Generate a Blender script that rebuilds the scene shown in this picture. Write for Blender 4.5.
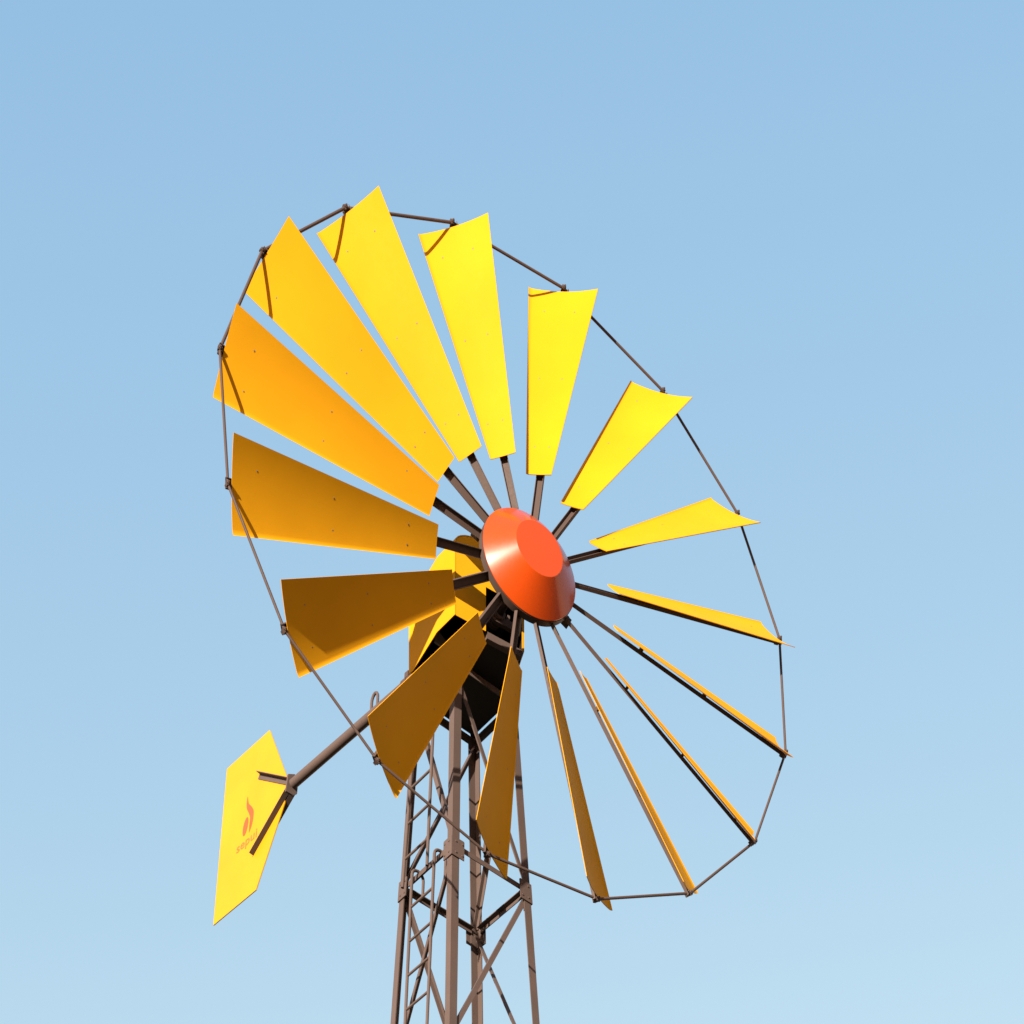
import bpy, bmesh, math, random
from mathutils import Vector, Matrix
random.seed(7)
scene = bpy.context.scene
for o in list(bpy.data.objects):
    bpy.data.objects.remove(o, do_unlink=True)
COL = scene.collection

# ------------------------------------------------------------------ camera (verticals kept upright: a rising-front / shift view)
cam = bpy.data.cameras.new('camera'); camo = bpy.data.objects.new('camera', cam); COL.objects.link(camo)
scene.camera = camo
camo.location = (0, 0, 1.6); camo.rotation_euler = (math.radians(90), 0, 0)
F_PX, PPX, PPY = 2143.684, 924.588, 2447.683
cam.sensor_fit = 'HORIZONTAL'; cam.sensor_width = 36.0
cam.lens = F_PX / 1024 * 36.0
cam.shift_x = (512 - PPX) / 1024
cam.shift_y = (PPY - 512) / 1024
cam.clip_start = 0.1; cam.clip_end = 6000

# ------------------------------------------------------------------ light
SUN = Vector((-0.323, -0.930, 0.177)).normalized()
world = bpy.data.worlds.new("World"); scene.world = world; world.use_nodes = True
wn = world.node_tree.nodes; wl = world.node_tree.links
sky = wn.new('ShaderNodeTexSky'); sky.sky_type = 'NISHITA'; sky.sun_disc = False
sky.sun_elevation = math.asin(SUN.z); sky.sun_rotation = math.atan2(SUN.x, SUN.y) % (2*math.pi)
sky.altitude = 0; sky.air_density = 1.5; sky.dust_density = 0.0; sky.ozone_density = 1.5
sep = wn.new('ShaderNodeSeparateColor'); com = wn.new('ShaderNodeCombineColor'); wl.new(sky.outputs[0], sep.inputs[0])
for k_, (ref, ex) in enumerate(((1.30, 1.12), (1.50, 0.72), (2.114, 0.34))):    # clear-air colour balance of the sky
    dv = wn.new('ShaderNodeMath'); dv.operation = 'DIVIDE'; dv.inputs[1].default_value = ref
    pw = wn.new('ShaderNodeMath'); pw.operation = 'POWER'; pw.inputs[1].default_value = ex
    ml = wn.new('ShaderNodeMath'); ml.operation = 'MULTIPLY'; ml.inputs[1].default_value = ref
    wl.new(sep.outputs[k_], dv.inputs[0]); wl.new(dv.outputs[0], pw.inputs[0]); wl.new(pw.outputs[0], ml.inputs[0]); wl.new(ml.outputs[0], com.inputs[k_])
wl.new(com.outputs[0], wn['Background'].inputs[0]); wn['Background'].inputs[1].default_value = 0.135
sl = bpy.data.lights.new('sun', 'SUN'); so = bpy.data.objects.new('sun', sl); COL.objects.link(so)
sl.energy = 4.8; sl.angle = math.radians(0.53); sl.color = (1.0, 0.90, 0.76)
so.rotation_euler = SUN.to_track_quat('Z', 'Y').to_euler(); so.location = (0, 0, 40)
scene.view_settings.view_transform = 'Standard'; scene.view_settings.look = 'None'
scene.view_settings.gamma = 1.0; scene.view_settings.use_curve_mapping = False
scene.view_settings.exposure = 1.5

# ------------------------------------------------------------------ geometry of the place
R = 2.5                                            # rim radius, m
C = Vector((-3.22279527, 17.3410536, 16.80211376)) # wheel centre
N = Vector((0.59053232, -0.80698473, 0.00687222)).normalized()
H = Vector((0.80700379, 0.59054626, 0.0))
U = Vector((-0.00405836, 0.0055459, 0.99997639))
NH = Vector((0.59054626, -0.80700379, 0))
T = Vector((-3.92072832, 18.29480548, 0.0))        # tower axis
PH = 2.2199305866677315
LEG0 = {'F': Vector((-3.90927435, 17.73408743, 14.77777942)), 'R': Vector((-3.36001026, 18.30625944, 14.77777942)),
        'B': Vector((-3.93218228, 18.85552353, 14.77777942)), 'L': Vector((-4.48144637, 18.28335152, 14.77777942))}
LEGD = {'F': Vector((-0.00145924, 0.07143572, 1)), 'R': Vector((-0.07143572, -0.00145924, 1)),
        'B': Vector((0.00145924, -0.07143572, 1)), 'L': Vector((0.07143572, 0.00145924, 1))}
def legp(k, z): return LEG0[k] + LEGD[k]*(z-LEG0[k].z)
def loc(h, z, b): return C + H*h - NH*b + Vector((0, 0, z))   # nacelle coordinates: sideways, up, back from the wheel plane

# ------------------------------------------------------------------ materials
def new_mat(name):
    m = bpy.data.materials.new(name); m.use_nodes = True
    nt = m.node_tree; return m, nt.nodes, nt.links, nt.nodes['Principled BSDF']
def mixrgb(nd, lk, fac, a, b):
    x = nd.new('ShaderNodeMix'); x.data_type = 'RGBA'
    lk.new(fac, x.inputs[0])
    for sock, v in ((x.inputs[6], a), (x.inputs[7], b)):
        if isinstance(v, tuple): sock.default_value = v
        else: lk.new(v, sock)
    return x.outputs[2]
def noise(nd, lk, scale, detail=4, vec=None, rough=0.55):
    n = nd.new('ShaderNodeTexNoise'); n.inputs['Scale'].default_value = scale
    n.inputs['Detail'].default_value = detail; n.inputs['Roughness'].default_value = rough
    if vec is not None: lk.new(vec, n.inputs['Vector'])
    return n.outputs['Fac']
def ramp(nd, lk, fac, p0, p1, v0=0.0, v1=1.0):
    r = nd.new('ShaderNodeMapRange'); lk.new(fac, r.inputs[0])
    r.inputs[1].default_value = p0; r.inputs[2].default_value = p1
    r.inputs[3].default_value = v0; r.inputs[4].default_value = v1
    return r.outputs[0]
def painted(name, base, dirt, rough=(0.3, 0.42), coat=0.0, coat_rough=0.1, scale=1.0, dirt_amt=0.35, bump=0.02, stretch=None, spec=0.5):
    m, nd, lk, b = new_mat(name)
    tc = nd.new('ShaderNodeTexCoord'); mp = nd.new('ShaderNodeMapping'); lk.new(tc.outputs['Object'], mp.inputs[0])
    if stretch: mp.inputs['Scale'].default_value = stretch
    big = noise(nd, lk, 1.3*scale, 3, mp.outputs[0]); fine = noise(nd, lk, 26*scale, 6, mp.outputs[0], 0.65)
    spots = noise(nd, lk, 9*scale, 8, mp.outputs[0], 0.7)
    v = tuple(c*0.90 for c in base[:3]) + (1,)
    c1 = mixrgb(nd, lk, ramp(nd, lk, big, 0.35, 0.65), v, base)
    c2 = mixrgb(nd, lk, ramp(nd, lk, spots, 0.60, 0.80, 0, dirt_amt), c1, dirt)
    lk.new(c2, b.inputs['Base Color'])
    lk.new(ramp(nd, lk, fine, 0.3, 0.7, rough[0], rough[1]), b.inputs['Roughness'])
    b.inputs['Coat Weight'].default_value = coat; b.inputs['Coat Roughness'].default_value = coat_rough
    b.inputs['Specular IOR Level'].default_value = spec
    bp = nd.new('ShaderNodeBump'); bp.inputs['Strength'].default_value = bump; bp.inputs['Distance'].default_value = 0.01
    lk.new(big, bp.inputs['Height']); lk.new(bp.outputs[0], b.inputs['Normal'])
    return m
M_YEL = painted('yellow_paint', (0.50, 0.226, 0.006, 1), (0.42, 0.155, 0.004, 1), (0.46, 0.58), dirt_amt=0.14, bump=0.2, spec=0.02)
M_VANE = painted('vane_paint', (0.46, 0.208, 0.004, 1), (0.40, 0.16, 0.006, 1), (0.45, 0.55), dirt_amt=0.12, bump=0.15, spec=0.2)
M_RED = painted('orange_red_paint', (0.37, 0.040, 0.002, 1), (0.34, 0.028, 0.001, 1), (0.26, 0.32), coat=0.30, coat_rough=0.12, dirt_amt=0.05, bump=0.03, spec=0.22)
M_STEEL = painted('brown_primed_steel', (0.080, 0.055, 0.047, 1), (0.040, 0.026, 0.020, 1), (0.52, 0.70), scale=2.0, dirt_amt=0.6, bump=0.3, spec=0.12)
M_STEELD = painted('brown_spoke_steel', (0.064, 0.042, 0.035, 1), (0.040, 0.021, 0.015, 1), (0.50, 0.68), scale=2.0, dirt_amt=0.55, bump=0.3, spec=0.12)
M_DARK = painted('dark_steel_shade', (0.014, 0.010, 0.009, 1), (0.007, 0.005, 0.005, 1), (0.5, 0.7), scale=3.0, bump=0.3, spec=0.2)  # dark gear steel; on hood inner faces its near-black stands in for shade
M_ZINC = painted('galvanised_bolt', (0.13, 0.115, 0.10, 1), (0.10, 0.09, 0.08, 1), (0.55, 0.65), scale=6.0, bump=0.1)
M_ZINC.node_tree.nodes['Principled BSDF'].inputs['Specular IOR Level'].default_value = 0.15
M_LOGO = painted('orange_vinyl', (0.46, 0.066, 0.016, 1), (0.46, 0.10, 0.014, 1), (0.4, 0.5), scale=5, dirt_amt=0.3, spec=0.2)
M_FADE = painted('faded_orange_vinyl', (0.46, 0.10, 0.02, 1), (0.46, 0.19, 0.006, 1), (0.4, 0.5), scale=9, dirt_amt=0.9, spec=0.2)
def ground_mat():
    m, nd, lk, b = new_mat('dry_grass_soil')
    tc = nd.new('ShaderNodeTexCoord')
    a = noise(nd, lk, 0.05, 8, tc.outputs['Object']); c = noise(nd, lk, 1.4, 8, tc.outputs['Object'], 0.7)
    g = mixrgb(nd, lk, ramp(nd, lk, c, 0.35, 0.65), (0.035, 0.042, 0.014, 1), (0.075, 0.068, 0.030, 1))
    s = mixrgb(nd, lk, ramp(nd, lk, a, 0.45, 0.6), g, (0.12, 0.085, 0.055, 1))
    lk.new(s, b.inputs['Base Color']); b.inputs['Roughness'].default_value = 0.95
    bp = nd.new('ShaderNodeBump'); bp.inputs['Strength'].default_value = 0.6; lk.new(c, bp.inputs['Height']); lk.new(bp.outputs[0], b.inputs['Normal'])
    return m
M_GROUND = ground_mat()
def concrete():
    m, nd, lk, b = new_mat('concrete')
    tc = nd.new('ShaderNodeTexCoord'); n = noise(nd, lk, 6, 8, tc.outputs['Object'])
    lk.new(mixrgb(nd, lk, n, (0.24, 0.23, 0.21, 1), (0.40, 0.38, 0.35, 1)), b.inputs['Base Color']); b.inputs['Roughness'].default_value = 0.9
    return m
M_CONC = concrete()

# ------------------------------------------------------------------ helpers
def obj(name, bm, mats, parent=None, smooth=False, label=None):
    me = bpy.data.meshes.new(name)
    bmesh.ops.recalc_face_normals(bm, faces=bm.faces[:])
    if smooth:
        for f in bm.faces: f.smooth = True
    bm.to_mesh(me); bm.free()
    for m in (mats if isinstance(mats, (list, tuple)) else [mats]): me.materials.append(m)
    if smooth:
        try: me.set_sharp_from_angle(angle=math.radians(32))
        except Exception: pass
    o = bpy.data.objects.new(name, me); COL.objects.link(o)
    if parent is not None: o.parent = parent; o.matrix_parent_inverse = parent.matrix_basis.inverted() if parent.parent is None else Matrix.Identity(4)
    if label: o['label'] = label
    return o
def box(bm, c, ax, ay, az, sx, sy, sz, mi=0):
    """box centred on c, sizes along unit axes"""
    vs = []
    for i in (-1, 1):
        for j in (-1, 1):
            for k in (-1, 1):
                vs.append(bm.verts.new(c + ax*(i*sx/2) + ay*(j*sy/2) + az*(k*sz/2)))
    for q in ((0,1,3,2),(4,6,7,5),(0,4,5,1),(2,3,7,6),(0,2,6,4),(1,5,7,3)):
        f = bm.faces.new([vs[i] for i in q]); f.material_index = mi
def axes(d, hint):
    d = d.normalized(); x = (hint - d*hint.dot(d)).normalized(); return d, x, d.cross(x)
def beam(bm, p, q, prof, hint, mi=0):
    """extrude a closed 2-D profile (x along hint, y along d x hint) from p to q"""
    d, x, y = axes(q-p, hint)
    a = [bm.verts.new(p + x*u + y*v) for u, v in prof]; b = [bm.verts.new(q + x*u + y*v) for u, v in prof]
    n = len(prof)
    for i in range(n):
        f = bm.faces.new((a[i], a[(i+1) % n], b[(i+1) % n], b[i])); f.material_index = mi
    bm.faces.new(a[::-1]).material_index = mi; bm.faces.new(b).material_index = mi
def circ(r, n=12): return [(r*math.cos(2*math.pi*i/n), r*math.sin(2*math.pi*i/n)) for i in range(n)]
def rod(bm, p, q, r, n=12, mi=0):
    d = (q-p).normalized(); hint = Vector((0, 0, 1)) if abs(d.z) < 0.9 else Vector((1, 0, 0))
    beam(bm, p, q, circ(r, n), hint, mi)
def path_rod(bm, pts, r, n=10):
    rings = []; prevx = None
    for i, p in enumerate(pts):
        d = (pts[min(i+1, len(pts)-1)] - pts[max(i-1, 0)]).normalized()
        hint = prevx if prevx is not None else (Vector((0, 0, 1)) if abs(d.z) < 0.9 else Vector((1, 0, 0)))
        d, x, y = axes(d, hint); prevx = x
        rings.append([bm.verts.new(p + x*u + y*v) for u, v in circ(r, n)])
    for a, b in zip(rings, rings[1:]):
        for i in range(n): bm.faces.new((a[i], a[(i+1) % n], b[(i+1) % n], b[i]))
    bm.faces.new(rings[0][::-1]); bm.faces.new(rings[-1])
def lathe(bm, prof, c, ax, n=96, mi=0):
    """prof = (radius, height along ax) list"""
    hint = Vector((0, 0, 1)) if abs(ax.z) < 0.9 else Vector((1, 0, 0))
    d, x, y = axes(ax, hint); rings = []
    for r, z in prof:
        if r < 1e-6: rings.append([bm.verts.new(c + d*z)])
        else: rings.append([bm.verts.new(c + d*z + x*(r*math.cos(2*math.pi*i/n)) + y*(r*math.sin(2*math.pi*i/n))) for i in range(n)])
    for a, b in zip(rings, rings[1:]):
        for i in range(n):
            j = (i+1) % n
            if len(a) == 1 and len(b) == 1: continue
            if len(a) == 1: f = bm.faces.new((a[0], b[j], b[i]))
            elif len(b) == 1: f = bm.faces.new((a[i], a[j], b[0]))
            else: f = bm.faces.new((a[i], a[j], b[j], b[i]))
            f.material_index = mi
def bolt(bm, c, ax, r=0.011, hgt=0.010, mi=0):
    lathe(bm, [(0, hgt), (r*0.8, hgt), (r, hgt*0.7), (r, 0)], c, ax, 6, mi)
def angle_prof(w, t, s=1):
    """L profile: corner at origin, legs along +x and s*y"""
    p = [(0, 0), (w, 0), (w, t*s), (t*s*s, t*s), (t, w*s), (0, w*s)]
    return p if s > 0 else p[::-1]

# ------------------------------------------------------------------ ground
bm = bmesh.new()
n = 40; S = 2500
gv = [[None]*(n+1) for _ in range(n+1)]
def warp(u): u = 2*u-1; return S*(0.04*u + 0.96*u*abs(u)*abs(u))
for i in range(n+1):
    for j in range(n+1):
        x, y = warp(i/n) - 3, warp(j/n) + 15
        dd = math.hypot(x+3.9, y-18)
        z = 0 if dd < 30 else 0.0004*(dd-30)*math.sin(x*0.013+1)*math.cos(y*0.011)
        gv[i][j] = bm.verts.new((x, y, z))
for i in range(n):
    for j in range(n): bm.faces.new((gv[i][j], gv[i+1][j], gv[i+1][j+1], gv[i][j+1]))
g = obj('ground', bm, M_GROUND, smooth=True); g['kind'] = 'structure'

# ------------------------------------------------------------------ the windmill
WM = bpy.data.objects.new('windmill', None); COL.objects.link(WM)
WM.location = T; WM.empty_display_size = 0.5
WM['label'] = 'yellow bladed farm windmill with orange hub cap on a brown lattice tower'
WM['category'] = 'windmill'
bpy.context.view_layer.update()

# ---- tower
LEVELS = [16.50, 14.78, 13.09, 11.2, 9.1, 6.8, 4.2, 1.5]
ring = 'FRBL'
ctr = lambda z: Vector((T.x, T.y, z))
def facedirs(k, z=14.78):
    i = ring.index(k); nxt, prv = ring[(i+1) % 4], ring[(i-1) % 4]
    p = legp(k, z); return (legp(nxt, z)-p).normalized(), (legp(prv, z)-p).normalized()
GW = 0.071                                             # leg flange width
for k in ring:
    bm = bmesh.new()
    p, q = legp(k, 0.06), legp(k, 16.50)
    a, b = facedirs(k)
    # L section with its corner outside, flanges along both faces
    t = 0.009; prof3 = [(0, 0), (GW, 0), (GW, t), (t, t), (t, GW), (0, GW)]
    va = [bm.verts.new(p + a*u + b*v) for u, v in prof3]; vb = [bm.verts.new(q + a*u + b*v) for u, v in prof3]
    for i in range(6): bm.faces.new((va[i], va[(i+1) % 6], vb[(i+1) % 6], vb[i]))
    bm.faces.new(va[::-1]); bm.faces.new(vb)
    leg = obj('tower_leg', bm, M_STEEL, WM)
    bm = bmesh.new(); box(bm, legp(k, 0.05) + (a+b)*0.03, a, b, Vector((0, 0, 1)), 0.55, 0.55, 0.10)
    obj('footing', bm, M_CONC, leg)
    # gusset plates on both faces, at each level
    for z in LEVELS[1:-1]:
        bm = bmesh.new()
        for d, nf in ((a, -b), (b, -a)):
            out = nf.normalized(); P = legp(k, z)
            pl = [(-0.008, 0.0), (0.112, 0.0), (0.112, 0.158), (0.106, 0.165), (-0.008, 0.165)]
            up = LEGD[k].normalized()
            vs0 = [bm.verts.new(P + out*0.003 + d*u + up*v) for u, v in pl]; vs1 = [bm.verts.new(P + out*0.011 + d*u + up*v) for u, v in pl]
            m_ = len(pl)
            for i in range(m_): bm.faces.new((vs0[i], vs0[(i+1) % m_], vs1[(i+1) % m_], vs1[i]))
            bm.faces.new(vs0[::-1]); bm.faces.new(vs1)
            for (u, v) in ((0.030, 0.035), (0.030, 0.130), (0.092, 0.032), (0.092, 0.130)):
                bolt(bm, P + out*0.011 + d*u + up*v, out, 0.008, 0.006, 0)
        obj('gusset_plate', bm, [M_STEEL, M_ZINC], leg)
def girt(k0, k1, z, name='girt', w=0.042, zo=0.13):
    p, q = legp(k0, z+zo), legp(k1, z+zo); d = (q-p).normalized()
    inw = (ctr(z+zo) - (p+q)/2).normalized()
    bm = bmesh.new()
    p2, q2 = p + d*0.07 + inw*0.012, q - d*0.07 + inw*0.012
    # L: vertical flange on the face, horizontal flange inwards at the top
    prof = [(0, 0), (0.007, 0), (0.007, -w+0.007), (w, -w+0.007), (w, -w), (0, -w)]
    dd = d; up = Vector((0, 0, 1))
    va = [bm.verts.new(p2 + inw*u - up*v - up*w) for u, v in prof]; vb = [bm.verts.new(q2 + inw*u - up*v - up*w) for u, v in prof]
    for i in range(6): bm.faces.new((va[i], va[(i+1) % 6], vb[(i+1) % 6], vb[i]))
    bm.faces.new(va[::-1]); bm.faces.new(vb)
    return obj(name, bm, M_STEEL, WM)
def brace(k0, z0, k1, z1, w=0.038):
    p, q = legp(k0, z0), legp(k1, z1); d = (q-p).normalized()
    inw = (ctr((z0+z1)/2) - (p+q)/2); inw = (inw - d*inw.dot(d)).normalized()
    side = d.cross(inw).normalized()
    if side.z < 0: side = -side
    bm = bmesh.new(); t = 0.006
    p2, q2 = p + d*0.05 + inw*0.014, q - d*0.05 + inw*0.014
    prof = [(0, 0), (t, 0), (t, w-t), (w, w-t), (w, w), (0, w)]
    va = [bm.verts.new(p2 + inw*u + side*(v-w/2)) for u, v in prof]; vb = [bm.verts.new(q2 + inw*u + side*(v-w/2)) for u, v in prof]
    for i in range(6): bm.faces.new((va[i], va[(i+1) % 6], vb[(i+1) % 6], vb[i]))
    bm.faces.new(va[::-1]); bm.faces.new(vb)
    return obj('brace', bm, M_STEEL, WM)
for li, z in enumerate(LEVELS):
    for i in range(4):
        if li == 0: continue
        girt(ring[i], ring[(i+1) % 4], z)
# single diagonals zigzagging down, all four faces
for li in range(len(LEVELS)-1):
    zt, zb = LEVELS[li], LEVELS[li+1]
    for i in range(4):
        k0, k1 = ring[i], ring[(i+1) % 4]
        top = zt - 0.03 if li == 0 else zt + 0.11
        if li % 2 == 0: a, b = {('F','R'): ('F','R'), ('R','B'): ('R','B'), ('B','L'): ('B','L'), ('L','F'): ('L','F')}[(k0, k1)]
        else: a, b = k1, k0
        brace(a, top, b, zb + 0.10)
# top frame and deck
bm = bmesh.new()
zt = 16.50
for i in range(4):
    p, q = legp(ring[i], zt), legp(ring[(i+1) % 4], zt); d = (q-p).normalized(); inw = (ctr(zt)-(p+q)/2).normalized()
    e = 0.0 if i % 2 == 0 else 0.066
    prof = [(-0.004, -0.048), (0.004, -0.048), (0.004, -0.006), (0.030, -0.006), (0.030, 0.002), (-0.004, 0.002)]
    va = [bm.verts.new(p + d*e + inw*u + Vector((0, 0, v))) for u, v in prof]; vb = [bm.verts.new(q - d*e + inw*u + Vector((0, 0, v))) for u, v in prof]
    for j in range(6): bm.faces.new((va[j], va[(j+1) % 6], vb[(j+1) % 6], vb[j]))
    bm.faces.new(va[::-1]); bm.faces.new(vb)
tf = obj('top_frame', bm, M_STEEL, WM)
bm = bmesh.new()
s_ = 0.022
cs = []
for k in ring:
    a, b = facedirs(k, zt); cs.append(legp(k, zt) + (a+b)*0.046)
lo = [bm.verts.new(c + Vector((0, 0, 0.004))) for c in cs]; hi = [bm.verts.new(c + Vector((0, 0, 0.016))) for c in cs]
for i in range(4): bm.faces.new((lo[i], lo[(i+1) % 4], hi[(i+1) % 4], hi[i]))
bm.faces.new(lo[::-1]); bm.faces.new(hi)
for k in ring:     # corner lugs tying the deck to the frame
    a, b = facedirs(k, zt); c = legp(k, zt) + (a+b)*0.05 + Vector((0, 0, 0.010))
    box(bm, c, (a+b).normalized(), (a-b).normalized(), Vector((0, 0, 1)), 0.13, 0.05, 0.010)
obj('deck_plate', bm, M_DARK, tf)

# ---- ladder (two lengths hooked on the face between the left and the front leg)
FN = Vector((-0.69163585, -0.72048161, 0.05045886))
LD = (legp('F', 14.78)-legp('L', 14.78)).normalized()
UPF = LD.cross(FN).normalized()
if UPF.z < 0: UPF = -UPF
def ladder(zb, zt_, lb, lt, rb, rt, hooks, first=0.10):
    # lb.. are rail points at given z
    def at(a, b, z): return a + (b-a)*((z-a.z)/(b.z-a.z))
    bm = bmesh.new(); rod(bm, at(lb, lt, zb), at(lb, lt, zt_), 0.0135)
    o = obj('ladder', bm, M_STEEL, WM)
    bm = bmesh.new(); rod(bm, at(rb, rt, zb), at(rb, rt, zt_), 0.0135); obj('rail', bm, M_STEEL, o)
    z = zb + first
    while z < zt_ - 0.04:
        bm = bmesh.new(); rod(bm, at(lb, lt, z), at(rb, rt, z), 0.010, 8); obj('rung', bm, M_STEEL, o); z += 0.295
    if hooks:
        for a, b in ((lb, lt), (rb, rt)):
            P = at(a, b, zt_); bm = bmesh.new(); pts = []
            for i in range(9):
                t = math.pi*i/8; pts.append(P - FN*(0.055*(1-math.cos(t))) + UPF*(0.055*math.sin(t)))
            pts.append(pts[-1] - UPF*0.14); pts.insert(0, P - UPF*0.002)
            path_rod(bm, pts, 0.0125); obj('hook', bm, M_STEEL, o)
    return o
V = Vector
ladder(14.715, 16.45, V((-4.390, 18.024, 14.714)), V((-4.321, 18.019, 15.576)), V((-4.125, 17.770, 14.715)), V((-4.088, 17.811, 15.792)), False, 0.235)
lb_, rb_ = V((-4.366, 18.022, 13.611)), V((-4.125, 17.779, 13.449))
ladder(12.95, 14.86, lb_, V((-4.319, 18.063, 14.843)), rb_, V((-4.077, 17.832, 14.867)), True, 0.145)
for seg in range(6):                      # lower lengths, down to the ground
    zt_ = 12.93 - seg*2.05; zb_ = max(zt_-2.05, 0.35)
    off = LD*0.0
    dl = (V((-4.319, 18.063, 14.843))-lb_); dr = (V((-4.077, 17.832, 14.867))-rb_)
    dl /= dl.z; dr /= dr.z
    mid = (legp('L', 1)-legp('L', 2) + legp('F', 1)-legp('F', 2))/2
    if zt_ - zb_ > 0.4: ladder(zb_, zt_-0.02, lb_, lb_+dl, rb_, rb_+dl, False)

# ---- wheel: blades, spokes, rim
def er(i): t = PH - i*math.pi/8; return H*math.cos(t) + U*math.sin(t)
def et(i): t = PH - i*math.pi/8; return H*math.sin(t) - U*math.cos(t)
RB = (0.3236*R, -0.0368*R, -0.0153*R); RA = (0.3218*R, 0.0277*R, 0.0384*R)
TB = (0.9871*R, -0.0940*R, -0.0603*R); TA = (0.9890*R, 0.0830*R, 0.0874*R)
def section(Bp, Ap, sagk):
    """cross section polyline B->A in the (t, a) plane; concave to the front, rolled lip along B"""
    L = math.hypot(Ap[1]-Bp[1], Ap[2]-Bp[2]); lip = min(0.038, 0.09*L)
    ss = [lip*i/7 for i in range(8)] + [lip + (L-lip)*i/16 for i in range(1, 17)]
    pts = [(0.0, 0.0)]
    for s0, s1 in zip(ss, ss[1:]):
        s = (s0+s1)/2; th = -sagk*(0.5 - s/L)*2
        if s < lip: th -= math.radians(34)*(1-s/lip)**1.3
        pts.append((pts[-1][0] + (s1-s0)*math.cos(th), pts[-1][1] + (s1-s0)*math.sin(th)))
    ex, ey = pts[-1]; l2 = math.hypot(ex, ey)
    tx, ty = (Ap[1]-Bp[1]), (Ap[2]-Bp[2])
    out = []
    for x, y in pts:
        # rotate/scale end to A
        u = (x*ex + y*ey)/(l2*l2); v = (-x*ey + y*ex)/(l2*l2)
        out.append((Bp[1] + u*tx - v*ty, Bp[2] + u*ty + v*tx))
    return out
secR = section(RB, RA, 0.07); secT = section(TB, TA, 0.175)
chord = Vector((TA[1]-TB[1], TA[2]-TB[2])).normalized(); nrm2 = Vector((-chord.y, chord.x))
def bl(u, idx):      # point on the blade surface in (r,t,a)
    r = (RB[0]*(1-idx/23) + RA[0]*idx/23)*(1-u) + (TB[0]*(1-idx/23) + TA[0]*idx/23)*u
    a, b = secR[idx], secT[idx]
    return (r, a[0]+(b[0]-a[0])*u, a[1]+(b[1]-a[1])*u)
TH = 0.005
WEB = nrm2 * (-0.061)
def make_blade(i):
    rr = random.Random(100+i)
    e, t_, a_ = er(i), et(i), N
    W = lambda r, t, a: C + e*r + t_*t + a_*a
    bm = bmesh.new(); nu = 10; fr = []; bk = []
    # small individual differences: a touch of twist and tip flutter
    k1 = rr.uniform(-1, 1)*0.003; k2 = rr.uniform(-1, 1)*0.002; ph = rr.uniform(0, 6)
    for j in range(nu+1):
        u = j/nu; rf = []; rb = []
        for idx in range(24):
            r, t, a = bl(u, idx); w = idx/23
            dv = (k1*u*(2*w-1) + k2*math.sin(3.5*u+ph)*math.sin(math.pi*w)) 
            t += nrm2.x*dv; a += nrm2.y*dv
            rf.append(bm.verts.new(W(r, t, a))); rb.append(bm.verts.new(W(r, t-nrm2.x*TH, a-nrm2.y*TH)))
        fr.append(rf); bk.append(rb)
    for j in range(nu):
        for idx in range(23):
            bm.faces.new((fr[j][idx], fr[j][idx+1], fr[j+1][idx+1], fr[j+1][idx]))
            bm.faces.new((bk[j][idx], bk[j+1][idx], bk[j+1][idx+1], bk[j][idx+1]))
        bm.faces.new((fr[j][0], fr[j+1][0], bk[j+1][0], bk[j][0])); bm.faces.new((fr[j][23], bk[j][23], bk[j+1][23], fr[j+1][23]))
    for idx in range(23):
        bm.faces.new((fr[0][idx], bk[0][idx], bk[0][idx+1], fr[0][idx+1])); bm.faces.new((fr[nu][idx], fr[nu][idx+1], bk[nu][idx+1], bk[nu][idx]))
    nw = t_*nrm2.x + a_*nrm2.y
    for u in (0.15, 0.52, 0.885):
        for w in (0.25, 0.75):
            idx = 8 + round((w*23 - 8 + 0)*1) if w > 0.3 else 8
            idx = 10 if w < 0.5 else 18
            r, t, a = bl(u, idx); bolt(bm, W(r, t, a), nw, 0.0058, 0.0012, 1)
    ob = obj('blade', bm, [M_YEL, M_ZINC], WM, smooth=True)
    # spoke: U channel opening towards the blade
    bm = bmesh.new()
    p = W(0.10*R, (-0.0050*R + WEB.x), (0.0125*R + WEB.y)); q = W(1.003*R, (-0.0050*R + WEB.x), (0.0125*R + WEB.y))
    cw = t_*chord.x + a_*chord.y; w2 = 0.031; dp = 0.026; t0 = 0.0045
    prof = [(-w2, dp), (-w2, 0), (w2, 0), (w2, dp), (w2-t0, dp), (w2-t0, t0), (-w2+t0, t0), (-w2+t0, dp)]
    va = [bm.verts.new(p + cw*x + nw*y) for x, y in prof]; vb = [bm.verts.new(q + cw*x + nw*y) for x, y in prof]
    for k in range(8): bm.faces.new((va[k], va[(k+1) % 8], vb[(k+1) % 8], vb[k]))
    bm.faces.new(va[::-1]); bm.faces.new(vb)
    sp = obj('spoke', bm, M_STEELD, WM)
    for u in (0.15, 0.52, 0.885):        # clamps standing the blade off the spoke
        bm = bmesh.new(); r, t, a = bl(u, 14); P = W(r, -0.0050*R + WEB.x, 0.0125*R + WEB.y)
        top = W(r, t - nrm2.x*(TH+0.0005), a - nrm2.y*(TH+0.0005)); hgt = (top-P).dot(nw)
        y0 = dp - 0.012
        box(bm, P + nw*((y0+hgt)/2), cw, e, nw, 2*w2-2*t0-0.002, 0.022, hgt-y0)
        box(bm, P + nw*(hgt-0.003), cw, e, nw, 0.055, 0.022, 0.003)
        obj('clamp', bm, M_STEELD, sp)
    return ob
for i in range(16): make_blade(i)
def node(i): return C + er(i % 16)*R
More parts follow.
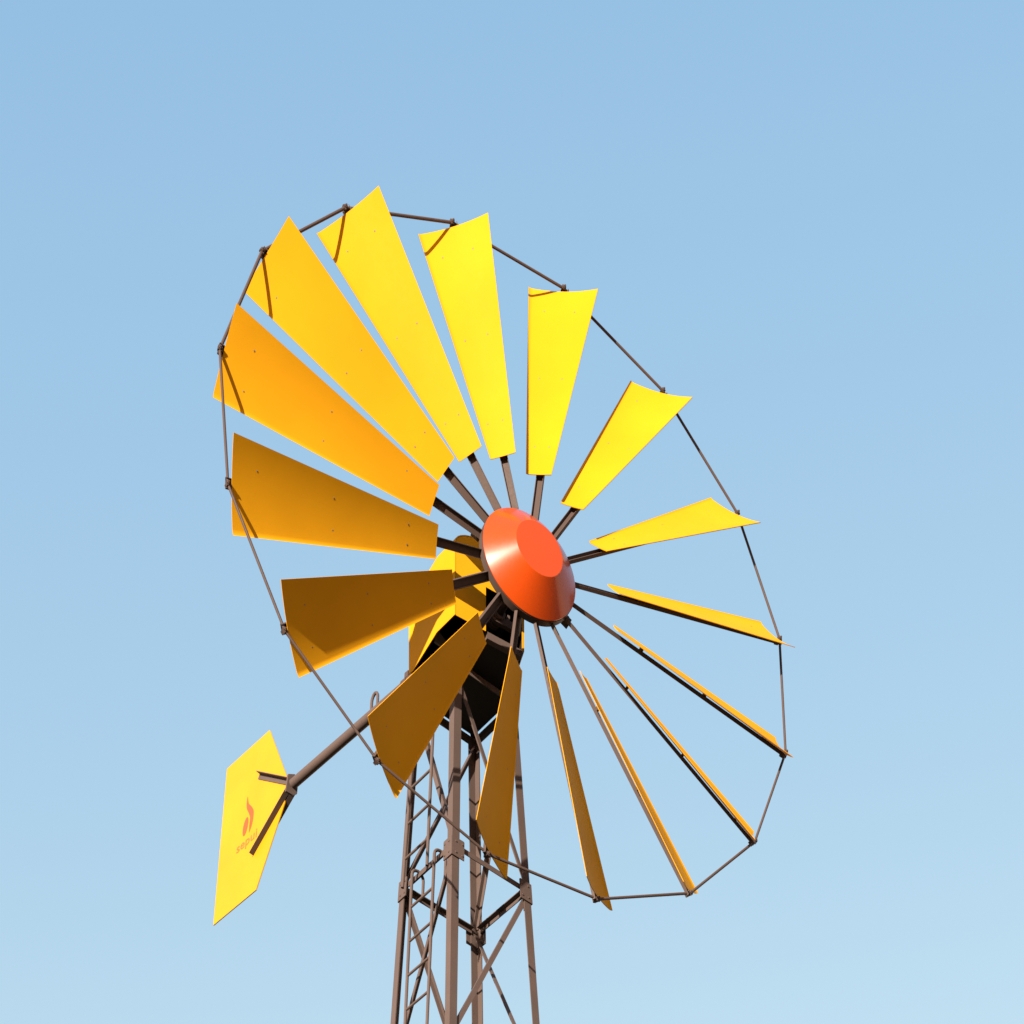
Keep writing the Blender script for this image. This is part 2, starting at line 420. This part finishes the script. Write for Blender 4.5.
for i in range(16):
    p, q = node(i), node(i-1)
    d = (q-p).normalized()
    bm = bmesh.new(); off = N*(0.010 if i % 2 else -0.010)
    rod(bm, p + d*0.01 + N*0.006, q - d*0.01 + N*0.006, 0.0108, 10)
    # flattened eye ends
    o = obj('rim_rod', bm, M_STEELD, WM)
    bm = bmesh.new()
    e, t_ = er(i), et(i)
    box(bm, node(i) + N*0.008, e, t_, N, 0.032, 0.032, 0.020)
    box(bm, node(i) - N*0.022 + t_*0.010 - e*0.015, e, t_, N, 0.04, 0.024, 0.04)
    bolt(bm, node(i) + N*0.019, N, 0.013, 0.012)
    rod(bm, node(i) - N*0.03, node(i) + N*0.040, 0.006, 8)
    obj('rim_bolt', bm, M_STEELD, o)

# ---- hub
HC = C + H*0.007 - U*0.003
bm = bmesh.new()
lathe(bm, [(0, -0.02), (0.404, -0.02), (0.410, -0.014), (0.410, 0.044), (0.0, 0.044)], HC, N, 96)
lathe(bm, [(0, -0.14), (0.12, -0.14), (0.12, -0.02)], HC, N, 48)
for j in range(8):
    t = j*math.pi/4 + 0.2; c = HC + (H*math.cos(t) + U*math.sin(t))*0.36 - N*0.022
    bolt(bm, c, -N, 0.022, 0.03)
hub = obj('hub', bm, M_STEELD, WM, smooth=True)
bm = bmesh.new()
pr = [(0.402, 0.046), (0.407, 0.048), (0.4065, 0.054), (0.2055, 0.2315), (0.2035, 0.2330), (0.1985, 0.2335), (0.0, 0.2335)]
lathe(bm, pr, HC, N, 160)
obj('hub_cap', bm, M_RED, hub, smooth=True, label='glossy orange red truncated cone cap')
# studs standing off the back of the hub
for i, rr_ in ((14.45, 0.425), (2.7, 0.415), (6.75, 0.42)):
    t = PH - i*math.pi/8; d = H*math.cos(t) + U*math.sin(t); bm = bmesh.new()
    box(bm, HC + d*rr_ - N*0.075, d, N.cross(d), N, 0.07, 0.06, 0.05)
    bolt(bm, HC + d*rr_ - N*0.05, N, 0.018, 0.02)
    obj('hub_lug', bm, M_STEELD, hub)
bm = bmesh.new(); rod(bm, HC - N*0.08, HC - NH*1.35, 0.028, 24); obj('shaft', bm, M_DARK, hub, smooth=True)

# ---- hood over the gear
HO = -0.100                                                # the gear head sits a little to one side of the shaft
plan = [(0.308, 0.470), (0.357, 0.720), (0.364, 1.205), (0.378, 1.250)]        # half width, back
zlo, zw, ztop = -0.252, 0.345, 0.492
NA = 16
def hood_ring(hw, b):
    k = hw/0.33; pts = [(-hw, zlo), (-hw, zlo+0.2), (-hw, zw-0.15), (-hw, zw)]
    for i in range(1, NA): t = math.pi - math.pi*i/NA; pts.append((hw*math.cos(t), zw + (ztop-zw)*k*math.sin(t)))
    pts += [(hw, zw), (hw, zw-0.15), (hw, zlo+0.2), (hw, zlo)]
    return pts
bm = bmesh.new(); TH2 = 0.006; rings = []
for hw, b in plan:
    o_ = [bm.verts.new(loc(x+HO, z, b)) for x, z in hood_ring(hw, b)]
    sc = (hw-TH2)/hw
    i_ = [bm.verts.new(loc(x*sc+HO, z if z <= zlo+1e-6 else (z-TH2 if z > zw+0.01 else z), b)) for x, z in hood_ring(hw, b)]
    rings.append((o_, i_))
m_ = len(rings[0][0])
for (o0, i0), (o1, i1) in zip(rings, rings[1:]):
    for j in range(m_-1):
        bm.faces.new((o0[j], o0[j+1], o1[j+1], o1[j])); bm.faces.new((i0[j], i1[j], i1[j+1], i0[j+1])).material_index = 1  # inner faces near-black: interior shade painted in as colour
    bm.faces.new((o0[0], o1[0], i1[0], i0[0])); bm.faces.new((o0[-1], i0[-1], i1[-1], o1[-1]))
for (o_, i_) in (rings[0], rings[-1]):
    for j in range(m_-1): bm.faces.new((o_[j], i_[j], i_[j+1], o_[j+1]))
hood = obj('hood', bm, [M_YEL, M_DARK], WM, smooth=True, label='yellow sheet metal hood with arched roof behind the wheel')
def panel(name, pts, b, th, mat, parent):
    bm = bmesh.new(); a = [bm.verts.new(loc(x+HO, z, b)) for x, z in pts]; c = [bm.verts.new(loc(x+HO, z, b+th)) for x, z in pts]
    k = len(pts)
    for i in range(k): bm.faces.new((a[i], a[(i+1) % k], c[(i+1) % k], c[i]))
    bm.faces.new(a); bm.faces.new(c[::-1]); return obj(name, bm, mat, parent)
arch = [(x, z-0.0035 if z > zw+0.005 else z) for x, z in hood_ring(0.3015, 0) if z > zw-0.01]
panel('front_panel', [(-0.3015, zlo)] + arch + [(0.3015, zlo), (0.290, zlo), (0.290, 0.112), (-0.035, 0.112), (-0.035, zlo)], 0.4725, 0.005, M_YEL, hood)
arch2 = [(-0.364, zlo+0.002)] + [(x, z-0.004 if z > zw+0.005 else z) for x, z in hood_ring(0.364, 0) if z > zw-0.01] + [(0.364, zlo+0.002)]
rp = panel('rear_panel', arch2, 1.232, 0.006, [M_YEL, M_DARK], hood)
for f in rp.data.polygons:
    if f.normal.dot(NH) > 0.9: f.material_index = 1        # inside face near-black, shade of the unlit hood put into the colour

# ---- gear frame, gearbox, bearings
up = Vector((0, 0, 1))
def lb(bm, h0, h1, z0, z1, b0, b1, mi=0):
    box(bm, loc((h0+h1)/2, (z0+z1)/2, (b0+b1)/2), H, up, NH, h1-h0, z1-z0, b1-b0, mi)
def lbo(name, mat, parent, *a):
    bm = bmesh.new(); lb(bm, *a); return obj(name, bm, mat, parent)
gf = lbo('gear_frame', M_STEEL, WM, -0.118, 0.196, -0.292, -0.236, 0.486, 0.536)
lbo('cross_member', M_STEEL, gf, -0.048, 0.185, -0.078, -0.016, 0.520, 0.560)
lbo('base_plate', M_DARK, gf, -0.117, 0.193, -0.262, -0.250, 0.540, 1.18)
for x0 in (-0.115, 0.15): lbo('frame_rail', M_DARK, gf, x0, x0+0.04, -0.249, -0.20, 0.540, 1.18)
bm = bmesh.new(); lb(bm, -0.11, 0.16, -0.19, 0.22, 0.76, 1.12)
bmesh.ops.bevel(bm, geom=bm.edges[:], offset=0.02, segments=2, affect='EDGES'); obj('gearbox', bm, M_DARK, gf)
for b_ in (0.50, 0.60):
    bm = bmesh.new(); lathe(bm, [(0, 0), (0.052, 0), (0.058, 0.006), (0.058, 0.040), (0.052, 0.046), (0, 0.046)], loc(0, 0, b_), -NH, 24)
    obj('bearing', bm, M_STEEL, gf, smooth=True)
    for x0 in (-0.085, 0.085):
        bm = bmesh.new(); bolt(bm, loc(x0, -0.014, b_+0.035), up, 0.014, 0.028); obj('bolt', bm, M_STEEL, gf)
bm = bmesh.new(); lb(bm, 0.085, 0.105, -0.015, 0.03, 0.525, 0.545); obj('bracket', bm, M_STEEL, gf)
bm = bmesh.new()                                           # lug inside the hood, paler material standing in for a glint of light
pl = [(0.0, 0.0), (0.10, -0.02), (0.13, 0.03), (0.035, 0.10), (0.0, 0.095)]
A0 = loc(-0.428, -0.235, 0.83)
a = [bm.verts.new(A0 + H*x + up*z) for x, z in pl]; c = [bm.verts.new(A0 + H*x + up*z - NH*0.02) for x, z in pl]
for i in range(5): bm.faces.new((a[i], a[(i+1) % 5], c[(i+1) % 5], c[i]))
bm.faces.new(a); bm.faces.new(c[::-1]); obj('bracket', bm, M_ZINC, gf)
bm = bmesh.new()
lathe(bm, [(0, 0), (0.20, 0), (0.20, 0.012), (0.17, 0.014), (0.17, 0.022), (0.0, 0.022)], Vector((T.x, T.y, 16.517)), up, 40)
obj('turntable', bm, M_DARK, gf, smooth=True)

# ---- tail
AZ = Vector((-0.765, 0.6445, 0)).normalized(); P_ = Vector((0.6445, 0.765, 0)).normalized()
PHI = math.radians(5.3); UV = Vector((0, 0, 1))*math.cos(PHI) + P_*math.sin(PHI); VN = AZ.cross(UV).normalized()
if VN.y > 0: VN = -VN                                       # towards the camera
T0 = Vector((T.x, T.y, 6.19035*R + 1.6 - 0.0))
def vp(s, w, o=0.0): return T0 + AZ*s + UV*w + VN*o
bm = bmesh.new(); rod(bm, vp(0.35, 0), vp(2.56, 0), 0.040, 24); boom = obj('tail_boom', bm, M_STEEL, WM, smooth=True)
bm = bmesh.new(); box(bm, vp(0.815, 0.075), AZ, UV, VN, 0.05, 0.075, 0.035)
lathe(bm, [(0.048, 0.0), (0.048, 0.07)], vp(0.78, 0), AZ, 20)
bmesh.ops.holes_fill(bm, edges=bm.edges[:], sides=0)
obj('boom_clamp', bm, M_STEELD, boom)
bm = bmesh.new()                                            # lifting eye on the boom
pts = [vp(1.255, 0.03, 0)] 
for i in range(13):
    t = math.pi*(1 - i/12); pts.append(vp(1.305 + 0.045*math.cos(t), 0.135 + 0.062*math.sin(t), 0))
pts.append(vp(1.345, 0.03, 0)); path_rod(bm, pts, 0.013); obj('lifting_eye', bm, M_STEEL, boom, smooth=True)
bm = bmesh.new()                                            # end plate
pl = [(-0.05, 0.05), (-0.01, 0.105), (0.055, 0.06), (0.065, -0.115), (-0.01, -0.10), (-0.05, -0.06)]
a = [bm.verts.new(vp(2.555, w, o)) for o, w in pl]; c = [bm.verts.new(vp(2.575, w, o)) for o, w in pl]
for i in range(6): bm.faces.new((a[i], a[(i+1) % 6], c[(i+1) % 6], c[i]))
bm.faces.new(a); bm.faces.new(c[::-1]); obj('end_plate', bm, M_STEEL, boom)
VT = 0.004
bm = bmesh.new()
kite = [(2.668, 0.130), (2.668, -0.130), (3.045, -0.802), (3.775, -0.802), (3.775, 0.802), (3.045, 0.802)]
a = [bm.verts.new(vp(s, w, VT)) for s, w in kite]; c = [bm.verts.new(vp(s, w, -VT)) for s, w in kite]
for i in range(6): bm.faces.new((a[i], a[(i+1) % 6], c[(i+1) % 6], c[i]))
bm.faces.new(a); bm.faces.new(c[::-1])
vane = obj('tail_vane', bm, M_VANE, WM, label='yellow six sided sheet vane with an orange emblem')
def arm(sgn, side):
    p = vp(2.57, 0.012*sgn, 0.0); q = vp(3.158, 0.392*sgn, 0.0); d = (q-p).normalized(); inn = d.cross(VN).normalized()
    if inn.dot(UV)*sgn > 0: inn = -inn                      # towards the boom axis
    bm = bmesh.new(); w = 0.050; t = 0.006; o = VN*side
    prof = [(-w/2, 0.0), (w/2, 0.0), (w/2, w*0.9), (w/2-t, w*0.9), (w/2-t, t), (-w/2, t)]
    if sgn > 0: prof = [(-x, y) for x, y in prof]
    else: prof = [(-x, y) for x, y in prof]
    va = [bm.verts.new(p + inn*x + o*(y+VT+0.001)) for x, y in prof]; vb = [bm.verts.new(q + inn*x + o*(y+VT+0.001)) for x, y in prof]
    for i in range(6): bm.faces.new((va[i], va[(i+1) % 6], vb[(i+1) % 6], vb[i]))
    bm.faces.new(va[::-1]); bm.faces.new(vb)
    obj('vane_arm', bm, M_STEEL, vane)
for sgn in (1, -1):
    for side in (1, -1): arm(sgn, side)
# emblem and lettering on the near face
def smooth_loop(pts, n=6):
    out = []; k = len(pts)
    for i in range(k):
        p0, p1, p2, p3 = pts[i-1], pts[i], pts[(i+1) % k], pts[(i+2) % k]
        for j in range(n):
            t = j/n
            out.append(tuple(0.5*((2*p1[c]) + (-p0[c]+p2[c])*t + (2*p0[c]-5*p1[c]+4*p2[c]-p3[c])*t*t + (-p0[c]+3*p1[c]-3*p2[c]+p3[c])*t**3) for c in (0, 1)))
    return out
bm = bmesh.new()
S1 = [(3.339, 0.285), (3.347, 0.225), (3.336, 0.162), (3.284, 0.078), (3.256, 0.011), (3.249, -0.062), (3.263, -0.120), (3.228, -0.08), (3.208, -0.018), (3.208, 0.069), (3.250, 0.138), (3.310, 0.203)]
E1 = [(3.333 + 0.043*math.cos(t)*1.0 + 0.012*math.sin(t)*-1, -0.022 + 0.088*math.sin(t)) for t in [2*math.pi*i/28 for i in range(28)]]
for L in (smooth_loop(S1), E1):
    a = [bm.verts.new(vp(s, w, VT+0.0015)) for s, w in L]; bm.faces.new(a)
bmesh.ops.triangulate(bm, faces=bm.faces[:])
obj('emblem', bm, M_LOGO, vane)
fc = bpy.data.curves.new('txt', 'FONT'); fc.body = 'sepui'; fc.size = 0.135; fc.space_character = 1.05; fc.offset = 0.0015
to = bpy.data.objects.new('txt', fc); COL.objects.link(to); bpy.context.view_layer.update()
me = bpy.data.meshes.new_from_object(to.evaluated_get(bpy.context.evaluated_depsgraph_get()))
bpy.data.objects.remove(to, do_unlink=True)
xs = [v.co.x for v in me.vertices]; x0, x1 = min(xs), max(xs)
bm = bmesh.new(); bm.from_mesh(me)
for v in bm.verts:
    s = 3.460 - (v.co.x-x0)/(x1-x0)*0.345; v.co = vp(s, -0.232 + v.co.y*0.95, VT+0.0015)
obj('lettering', bm, M_FADE, vane)
